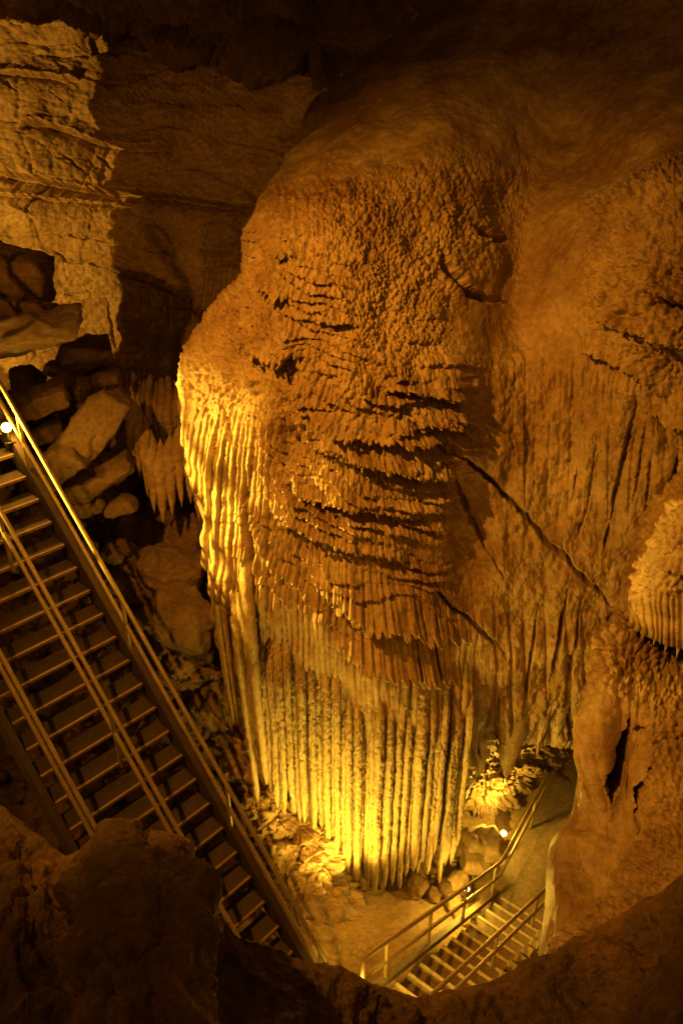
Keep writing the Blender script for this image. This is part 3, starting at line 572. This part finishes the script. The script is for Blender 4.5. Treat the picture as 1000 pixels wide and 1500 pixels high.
B = [
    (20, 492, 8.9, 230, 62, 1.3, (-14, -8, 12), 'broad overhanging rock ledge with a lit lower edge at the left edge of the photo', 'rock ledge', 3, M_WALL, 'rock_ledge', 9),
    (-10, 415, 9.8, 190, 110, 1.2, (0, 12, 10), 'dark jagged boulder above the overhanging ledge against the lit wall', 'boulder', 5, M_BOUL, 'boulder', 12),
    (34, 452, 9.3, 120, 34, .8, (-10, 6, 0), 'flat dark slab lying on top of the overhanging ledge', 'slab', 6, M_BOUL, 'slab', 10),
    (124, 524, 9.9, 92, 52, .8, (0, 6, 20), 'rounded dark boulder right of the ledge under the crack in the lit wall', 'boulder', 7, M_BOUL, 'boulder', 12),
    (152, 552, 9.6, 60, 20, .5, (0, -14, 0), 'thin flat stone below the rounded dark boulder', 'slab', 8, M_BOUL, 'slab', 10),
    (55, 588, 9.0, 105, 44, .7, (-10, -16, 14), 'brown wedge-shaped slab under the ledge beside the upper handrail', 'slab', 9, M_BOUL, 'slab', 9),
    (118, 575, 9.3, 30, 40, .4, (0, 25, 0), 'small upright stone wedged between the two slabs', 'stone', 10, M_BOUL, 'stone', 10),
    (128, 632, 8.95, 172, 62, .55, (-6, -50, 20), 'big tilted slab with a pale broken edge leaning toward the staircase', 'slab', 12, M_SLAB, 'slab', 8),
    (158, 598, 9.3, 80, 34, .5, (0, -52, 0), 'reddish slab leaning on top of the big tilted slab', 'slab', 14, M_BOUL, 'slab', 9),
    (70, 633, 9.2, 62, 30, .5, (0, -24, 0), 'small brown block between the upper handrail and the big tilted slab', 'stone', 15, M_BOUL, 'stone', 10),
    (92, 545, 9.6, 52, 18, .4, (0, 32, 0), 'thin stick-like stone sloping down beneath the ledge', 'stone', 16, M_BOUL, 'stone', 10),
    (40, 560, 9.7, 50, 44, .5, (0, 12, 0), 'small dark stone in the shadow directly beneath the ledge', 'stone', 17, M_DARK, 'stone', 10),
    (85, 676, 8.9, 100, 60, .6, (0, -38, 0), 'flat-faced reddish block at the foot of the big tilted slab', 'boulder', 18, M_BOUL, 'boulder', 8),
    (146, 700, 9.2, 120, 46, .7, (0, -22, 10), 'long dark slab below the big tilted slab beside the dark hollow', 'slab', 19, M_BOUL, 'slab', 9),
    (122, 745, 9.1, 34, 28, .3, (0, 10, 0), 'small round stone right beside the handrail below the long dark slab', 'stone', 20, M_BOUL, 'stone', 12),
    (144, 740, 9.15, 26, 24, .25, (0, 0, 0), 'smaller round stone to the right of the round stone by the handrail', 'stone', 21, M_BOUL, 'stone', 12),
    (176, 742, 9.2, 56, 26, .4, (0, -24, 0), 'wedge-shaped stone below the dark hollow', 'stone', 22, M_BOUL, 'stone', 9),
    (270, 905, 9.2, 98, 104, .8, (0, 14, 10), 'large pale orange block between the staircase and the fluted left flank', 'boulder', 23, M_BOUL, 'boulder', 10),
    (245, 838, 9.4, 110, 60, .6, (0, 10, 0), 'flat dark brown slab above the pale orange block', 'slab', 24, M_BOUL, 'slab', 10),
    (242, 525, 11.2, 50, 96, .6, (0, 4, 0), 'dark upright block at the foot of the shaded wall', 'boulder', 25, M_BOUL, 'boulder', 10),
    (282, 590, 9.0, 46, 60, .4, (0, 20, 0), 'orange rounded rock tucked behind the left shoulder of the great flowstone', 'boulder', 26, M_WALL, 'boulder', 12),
    # by the floor lamps
    (694, 1236, 10.2, 66, 62, .6, (0, 30, 10), 'large pale boulder left of the upper floor lamp', 'boulder', 31, M_SAND, 'boulder', 12),
    (720, 1240, 9.95, 50, 40, .45, (0, -12, 0), 'rounded brown boulder just below the upper floor lamp', 'boulder', 32, M_SAND, 'boulder', 14),
    (697, 1262, 9.9, 46, 30, .4, (0, 14, 0), 'flat-topped boulder between the two floor lamps', 'boulder', 33, M_SAND, 'boulder', 12),
    (672, 1290, 9.75, 36, 24, .4, (0, -20, 0), 'pale rock right behind the lower floor lamp', 'boulder', 34, M_SAND, 'boulder', 12),
    (664, 1322, 9.45, 26, 20, .3, (0, 10, 0), 'small pale stone below the lower floor lamp', 'stone', 35, M_SAND, 'stone', 14),
    (676, 1342, 9.35, 28, 18, .3, (0, -10, 0), 'small pale stone touching the stair kerb below the lower floor lamp', 'stone', 36, M_SAND, 'stone', 14),
    (612, 1297, 9.6, 34, 22, .35, (0, 0, 0), 'dark stone lying beneath the tips of the stone columns', 'stone', 37, M_BOUL, 'stone', 12),
    (636, 1312, 9.55, 22, 14, .25, (0, 12, 0), 'small dark stone at the edge of the sand under the columns', 'stone', 38, M_BOUL, 'stone', 12),
    (650, 1300, 9.7, 28, 22, .3, (0, -25, 0), 'dark stone between the columns and the lower floor lamp', 'stone', 39, M_BOUL, 'stone', 12),
    (740, 1206, 10.9, 60, 30, .5, (0, 12, 0), 'brown rock behind the upper floor lamp beside the path', 'boulder', 40, M_BOUL, 'boulder', 12),
    (794, 1196, 11.4, 60, 44, .6, (0, -16, 0), 'dark broken rock at the far end of the path behind the railing', 'boulder', 41, M_BOUL, 'boulder', 10),
    (812, 1150, 11.6, 80, 60, .8, (0, 10, 0), 'dark jagged boulder at the back under the right-hand curtain', 'boulder', 42, M_BOUL, 'boulder', 10),
]
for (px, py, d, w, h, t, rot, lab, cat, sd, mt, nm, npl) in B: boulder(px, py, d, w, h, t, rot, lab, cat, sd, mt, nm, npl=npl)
# rubble nobody could count
def scatter(name, label, pts, mat, seed):
    rg = np.random.default_rng(seed); VV = []; FF = []; off = 0
    for (c, s) in pts:
        V, f = boulder_verts(int(rg.integers(1e6)), np.array([1, .8, .7]) * s * rg.uniform(.7, 1.3, 3), rg.uniform(-180, 180, 3), 8, .05, ICO2, 18)
        VV.append(V + c); FF.append(f + off); off += len(V)
    o = link(name, np.concatenate(VV), np.concatenate(FF), mat, smooth=False); return tag(o, label, 'rubble', kind='stuff')
rg = np.random.default_rng(5); pts = []
for k in range(620):
    px = rg.uniform(-60, 250); py = rg.uniform(560, 1330)
    if px > 190 and 690 < py < 1010: continue
    d = float(np.interp(py, [520, 600, 700, 800, 900, 1000, 1100, 1320], [11.4, 10.75, 10.25, 9.95, 9.8, 9.5, 9.25, 8.95])) + .1; pts.append((P(px, py, d + rg.uniform(-.05, .1)), rg.uniform(.06, .42)))
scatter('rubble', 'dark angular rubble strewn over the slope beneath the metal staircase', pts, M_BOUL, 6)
pts = [(P(rg.uniform(480, 545), rg.uniform(1385, 1440), 0.1 + float(rg.uniform(7.75, 8.0))), rg.uniform(.02, .07)) for k in range(90)]
pts += [(np.array([rg.uniform(.7, 1.75), rg.uniform(5.5, 6.9), 0]) + np.array([0, 0, -9.02]), rg.uniform(.03, .12)) for k in range(200)]
scatter('gravel', 'small broken stones on the sand by the concrete steps', pts, M_SAND, 8)

# lit outcrop under the curtain
outc = struct(sheet('rock_outcrop', [
    [(640, 1060, 8.4), (665, 1060, 8.2), (700, 1060, 8.1), (740, 1062, 8.1), (780, 1060, 8.2), (830, 1060, 8.4), (900, 1060, 8.8)],
    [(640, 1110, 8.1), (665, 1110, 7.9), (700, 1112, 7.7), (740, 1112, 7.7), (780, 1112, 7.9), (830, 1110, 8.2), (900, 1110, 8.6)],
    [(640, 1150, 7.9), (668, 1150, 7.6), (705, 1152, 7.4), (738, 1152, 7.42), (775, 1150, 7.7), (830, 1150, 8.1), (900, 1150, 8.5)],
    [(640, 1185, 7.7), (670, 1186, 7.5), (700, 1192, 7.3), (735, 1196, 7.35), (770, 1190, 7.6), (830, 1195, 7.9), (900, 1190, 8.3)],
    [(640, 1210, 7.9), (670, 1206, 7.7), (700, 1210, 7.6), (735, 1212, 7.6), (770, 1210, 7.7), (830, 1215, 7.9), (900, 1215, 8.3)]], 260, 200,
    lambda Pw, N, PX, PYv: .13 * fbm(Pw[..., 0] * 3, Pw[..., 1] * 3, Pw[..., 2] * 4, 4) + .06 * ribs(PX, PYv, 7, 0, 81)[0] * sst(0, .3, pn(PX * .03, PYv * .06, PX * 0)) + roughrock(Pw, 3.5, .12, 15, .05), M_FLOW), 'bright lit rock outcrop under the curtain')

# ================================================================== METAL STAIRCASE
def box(c, ax, ay, az, sx, sy, sz):
    V = []
    for k in (-1, 1):
        for j in (-1, 1):
            for i in (-1, 1): V.append(c + ax * i * sx / 2 + ay * j * sy / 2 + az * k * sz / 2)
    Fc = [[0, 2, 3, 1], [4, 5, 7, 6], [0, 1, 5, 4], [2, 6, 7, 3], [0, 4, 6, 2], [1, 3, 7, 5]]
    return np.array(V), np.array(Fc)
def join(parts):
    VV = []; FF = []; o = 0
    for V, f in parts: VV.append(V); FF.append(f + o); o += len(V)
    return np.concatenate(VV), np.concatenate(FF)
def tube(path, r, seg=12):
    path = np.array(path, float); n = len(path); V = []
    for i in range(n):
        a = path[max(i - 1, 0)]; b = path[min(i + 1, n - 1)]; t = (b - a) / np.linalg.norm(b - a)
        u = np.cross(t, [0, 0, 1.0]); 
        if np.linalg.norm(u) < .1: u = np.cross(t, [0, 1.0, 0])
        u /= np.linalg.norm(u); w = np.cross(u, t)
        for k in range(seg):
            q = 2 * math.pi * k / seg; V.append(path[i] + r * (math.cos(q) * u + math.sin(q) * w))
    Fc = [[i * seg + k, i * seg + (k + 1) % seg, (i + 1) * seg + (k + 1) % seg, (i + 1) * seg + k] for i in range(n - 1) for k in range(seg)]
    V.append(path[0]); V.append(path[-1]); c0 = len(V) - 2
    Fc += [[c0, (k + 1) % seg, k, c0] for k in range(0)]
    return np.array(V), np.array(Fc)
Zv = np.array([0, 0, 1.0])
th = .79853; RISE = .19; RUN = .19287; A10 = np.array([-1.85993, 5.71046, -5.56304])
Hm = np.array([math.sin(th), -math.cos(th), 0]); Tm = np.array([math.cos(th), math.sin(th), 0])
SD = Hm * RUN - Zv * RISE; SDn = SD / np.linalg.norm(SD); SN = np.cross(Tm, SDn); SN = SN if SN[2] > 0 else -SN
def ms(k, t=0.0, up=0.0): return A10 + SD * (k - 10) - Tm * t + Zv * up       # k-th nosing, t metres from its right end
WID = 1.22; MIDT = .30
stair = thing('metal_staircase', ms(22, .7), 'steep open metal staircase with steel handrails descending at the left', 'staircase')
tv, tf = box(np.zeros(3), Tm, Hm, Zv, WID, .205, .022); lipv, lipf = box(-Hm * .10 - Zv * .022, Tm, Hm, Zv, WID, .008, .05)
TV, TF = join([(tv, tf), (lipv, lipf)])
nvv, nff = box(np.zeros(3), Tm, Hm, Zv, WID, .026, .03)
first = None
for k in range(-9, 23):
    c = ms(k, WID / 2)
    if first is None:
        o = link('tread', TV - Hm * .11 + c, TF, M_DSTEEL, stair, smooth=False); n_ = link('nosing', nvv + c + Zv * .002, nff, M_NOSE, None, origin=c, smooth=False)
        n_.parent = o; n_.location = (0, 0, 0); n_.data.transform(Matrix.Translation(Vector(c - np.array(stair['_o'])))); o0, n0, c0 = o, n_, c; first = 1
    else:
        o = o0.copy(); C.objects.link(o); o.parent = stair; o.location = Vector(c - c0); n_ = n0.copy(); C.objects.link(n_); n_.parent = o
kv, kf = box(np.zeros(3), Tm, Hm, Zv, .05, .07, .075)
for k in range(-6, 23, 2):
    q = link('bracket', kv + ms(k, .16 + .05 * (k % 3)) - Hm * .06 - Zv * .055, kf, M_DSTEEL, stair, smooth=False)
def stringer(t):
    a = ms(-9.6, t) - Zv * .06; b = ms(22.4, t) - Zv * .06; c = (a + b) / 2; L = np.linalg.norm(b - a)
    web = box(c, Tm, SDn, SN, .010, L, .25); f1 = box(c + SN * .125 - Tm * (.03 if t > 1 else -.03), Tm, SDn, SN, .06, L, .010); f2 = box(c - SN * .125 - Tm * (.03 if t > 1 else -.03), Tm, SDn, SN, .06, L, .010)
    V, f = join([web, f1, f2]); return link('stringer', V, f, M_DSTEEL, stair, smooth=False)
stringer(-.03); stringer(WID + .03)
def rail(t, h, k0, k1, r=.022, ends=()):
    return link('handrail', *tube([ms(k0, t, h), ms((k0 + k1) / 2, t, h), ms(k1, t, h)] + list(ends), r), M_STEEL, stair)
def post(k, t, h): return link('post', *tube([ms(k, t, -.05), ms(k, t, h / 2), ms(k, t, h)], .020), M_STEEL, stair)
HT, HM = .72, .40
for t, k1 in ((-.045, 22.2), (MIDT + .25, 22), (WID - .08, 22)):
    rail(t, HT, -9.5, k1); rail(t, HM, -9.5, k1)
for k in (-7, 0.1, 7.9, 15.4, 21.8): post(k, -.045, HT)
for k in (-6, 3.0, 11.0, 18): post(k, MIDT + .25, HT)
for k in (-4, 5, 15, 21): post(k, WID - .08, HT)

# ================================================================== CONCRETE STEPS
cs = .80; th2 = .65381; R2 = .18839 * cs; U2 = .28 * cs
A0 = P(734, 1314, 12.1858 * cs); H2 = np.array([-math.sin(th2), -math.cos(th2), 0]); T2 = np.array([math.cos(th2), -math.sin(th2), 0])
def cp(j, t, up=0.0): return A0 + H2 * U2 * j + Zv * (R2 * j + up) + T2 * t
steps = thing('concrete_steps', cp(0, .6, -.2), 'wide concrete steps with pale worn nosings and steel railings below the columns', 'steps')
W2 = 1.62; RT = .50
sv, sf = box(np.zeros(3), T2, H2, Zv, W2, U2 + .02, R2 + .25); ev, ef = box(np.zeros(3), T2, H2, Zv, W2, .030, .012)
rv, rf = box(np.zeros(3), T2, H2, Zv, W2 - .01, .006, R2 * .8)
for j in range(0, 14):
    base = cp(j, W2 / 2); ct = base + H2 * (U2 / 2) - Zv * ((R2 + .25) / 2 + .0)
    if j == 0:
        s0 = link('step', sv + ct, sf, M_PATH, steps, smooth=False); e0 = link('nosing', ev + base + H2 * .016 + Zv * .004, ef, M_EDGE, steps, smooth=False)
        e0.parent = s0; b0 = base
    else:
        s = s0.copy(); C.objects.link(s); s.location = Vector(base - b0); e = e0.copy(); C.objects.link(e); e.parent = s
# worn brick-like blocks along the right-hand side
bv, bf = box(np.zeros(3), T2, H2, Zv, .105, U2 * .5, .04)
blk = None
for j in range(0, 13):
    for i in range(4):
        for q in range(2):
            c = cp(j + .25 + q * .5, RT + .14 + i * .115) ; c[2] = cp(j, 0)[2] + .02 * ((i + q + j) % 2) + .002
            m = M_RISER if (i + q) % 2 else M_EDGE
            o = link('block', bv + c, bf, m, steps, smooth=False)
# kerb
a = cp(-.3, -.09, .0); b = cp(14, -.09, .0); kd = (b - a) / np.linalg.norm(b - a); kn = np.cross(T2, kd); kn = kn if kn[2] > 0 else -kn
link('kerb', *box((a + b) / 2, T2, kd, kn, .07, np.linalg.norm(b - a), .07), M_PATH, steps, smooth=False)
# rails: left follows the flight and runs on level along the path
def crail(t, h, pts, r=.021): return link('handrail', *tube(pts, r), M_RAIL, steps)
def sm(pts, n=6):      # round the corners
    T = np.array(pts, float)[:, None, :]; return crom(T, (len(pts) - 1) * n + 1)[:, 0, :]
LT = -.09
for h in (.60, .30):
    pts = [cp(-7.2, LT - .10, h + R2 * 7.2 + (0)), cp(-.9, LT, h + R2 * .9 + .0), cp(-.15, LT, h + .02), cp(1, LT, h), cp(6, LT, h), cp(12.2, LT, h), cp(12.9, LT, h - .02)]
    pts[0][2] = A0[2] + h + .05; pts[1][2] = A0[2] + h + .02
    end = [cp(13.3, LT + .05, h - .14), cp(13.4, LT + .1, h - .35)]
    link('handrail', *tube(pts + end, .021), M_RAIL, steps)
for j in (.5, 4.1, 7.7, 11.3): link('post', *tube([cp(j, LT, -.02), cp(j, LT, .3), cp(j, LT, .60)], .018), M_RAIL, steps)
p = cp(-5.2, LT - .07); p[2] = A0[2]; link('post', *tube([p, p + Zv * .3, p + Zv * .62], .018), M_RAIL, steps)
RT = .50
for h in (.60, .29): link('handrail', *tube([cp(-3, RT, h), cp(2, RT, h), cp(8, RT, h), cp(16, RT, h)], .021), M_RAIL, steps)
for j in (1.0, 6.2, 11.5): link('post', *tube([cp(j, RT, -.02), cp(j, RT, .3), cp(j, RT, .60)], .018), M_RAIL, steps)
# path at the foot
pa = [(A0 + T2 * t - H2 * s) for s in (0.0, 4.5) for t in (-.25, 3.2)]
V = []; nx, ny = 60, 70
for i in range(ny):
    for j in range(nx):
        q = A0 + T2 * (-.35 + 3.6 * j / (nx - 1)) - H2 * (-.1 + 4.6 * i / (ny - 1)); V.append([q[0], q[1], A0[2] - .004 + .008 * pn(q[0] * 2, q[1] * 2, 0)])
struct(link('path', V, gridfaces(ny, nx), M_PATH), 'smooth concrete path at the foot of the steps')

# ================================================================== LAMPS
def floodlight(px, py, d, label, aim, rad=.045, lens_mat=M_BULB):
    c = P(px, py, d); t = thing('floodlight', c, label, 'lamp'); a = Vector(aim) - Vector(c); a.normalize(); a = np.array(a)
    u = np.cross(a, [0, 0, 1.0]); u /= np.linalg.norm(u); w = np.cross(u, a)
    def disc(rr, off, n=20): return [c + a * off + rr * (math.cos(2 * math.pi * k / n) * u + math.sin(2 * math.pi * k / n) * w) for k in range(n)]
    rings = [(rad * .45, -.09), (rad * .9, -.07), (rad * 1.15, .0), (rad * 1.2, .025), (rad * 1.05, .025), (rad * 1.0, .005)]
    V = np.array(sum([disc(r, o) for r, o in rings], [])); n = 20
    Fc = [[i * n + k, i * n + (k + 1) % n, (i + 1) * n + (k + 1) % n, (i + 1) * n + k] for i in range(len(rings) - 1) for k in range(n)]
    link('housing', V, Fc, M_BLACK, t)
    rr = [(rad * 1.0, .008), (rad * .8, .035), (rad * .45, .055), (rad * .02, .06)]
    V = np.array(sum([disc(r, o) for r, o in rr], [])); Fc = [[i * n + k, i * n + (k + 1) % n, (i + 1) * n + (k + 1) % n, (i + 1) * n + k] for i in range(3) for k in range(n)]
    link('lens', V, Fc, lens_mat, t)
    link('bracket', *join([box(c - Zv * .09, u, a, Zv, .02, .02, .16), box(c - Zv * .17, u, a, Zv, .10, .08, .012)]), M_BLACK, t)
    return c
cA = floodlight(683, 1302, 9.35, 'small glowing floor lamp behind the railing posts near the lower boulders', P(683, 1260, 8.2), .036)
cB = floodlight(737, 1221, 10.3, 'small glowing floor lamp on the rocks beside the path, the upper of the two', P(737, 1180, 9.0), .042)
cC = floodlight(10, 626, 7.85, 'round glowing lamp under the upper handrail of the metal staircase', P(0, 640, 6.5), .048)
K = 1.0
lamp('floor_lamp_light', cA + np.array([-.05, -.12, .22]), 26, YEL, None, radius=.05)
lamp('upper_floor_lamp_light', cB + np.array([-.12, .02, .30]), 28, YEL, None, radius=.05)
lamp('outcrop_light', cB + np.array([-.12, .05, .32]), 90, YEL, P(705, 1130, 10.7), 120, .05, .7)
lamp('stair_lamp_light', cC + np.array([.04, -.12, .03]), 30, AMB, None, radius=.05)
# unseen lamps without fixtures: floods inferred from the lit rock, plus added fills
lamp('column_flood', P(488, 1366, 7.9) + np.array([0, 0, .16]), 150, YEL, PY_(520, 1150, 6.0), 120, .04, .5)
lamp('hem_fill', np.array([.12, 5.25, -8.12]), 110, YEL, PY_(520, 1150, 6.1), 140, .04, .6)  # added fill to brighten the column tips; no real lamp stands here
lamp('bank_flood', P(420, 1290, 8.0), 50, YEL, PY_(470, 1080, 6.0), 150, .04)
lamp('landing_fill', np.array([.1, 3.2, -6.5]), 110, YEL, np.array([1.3, 5.1, -8.6]), 90, .05)  # added fill to brighten the sand and the steps
lamp('flank_flood', np.array([-5.5, 6.3, -2.7]), 7600, YEL, np.array([-1.2, 7.0, -3.7]), 40, .04, .8)
lamp('terrace_fill', np.array([.1, 3.1, -6.0]), 100, ORA, np.array([1.9, 6.5, -2.9]), 100, .08, .6)  # added fill for the right-hand flowstone
lamp('ceiling_flood', np.array([-3.4, 2.7, 1.7]), 2150, ORA, np.array([.7, 6.2, -4.2]), 78, .04, 1.0)
lamp('wall_wash_fill', np.array([-5.2, 6.0, -.6]), 260, ORA, np.array([-2.2, 12.8, -2.2]), 46, .05, .8)  # added wash that lifts the dark middle of the wall
lamp('wall_flood', np.array([-9.0, 9.0, -1.5]), 1350, AMB, P(60, 400, 12.5), 120, .02, .3)
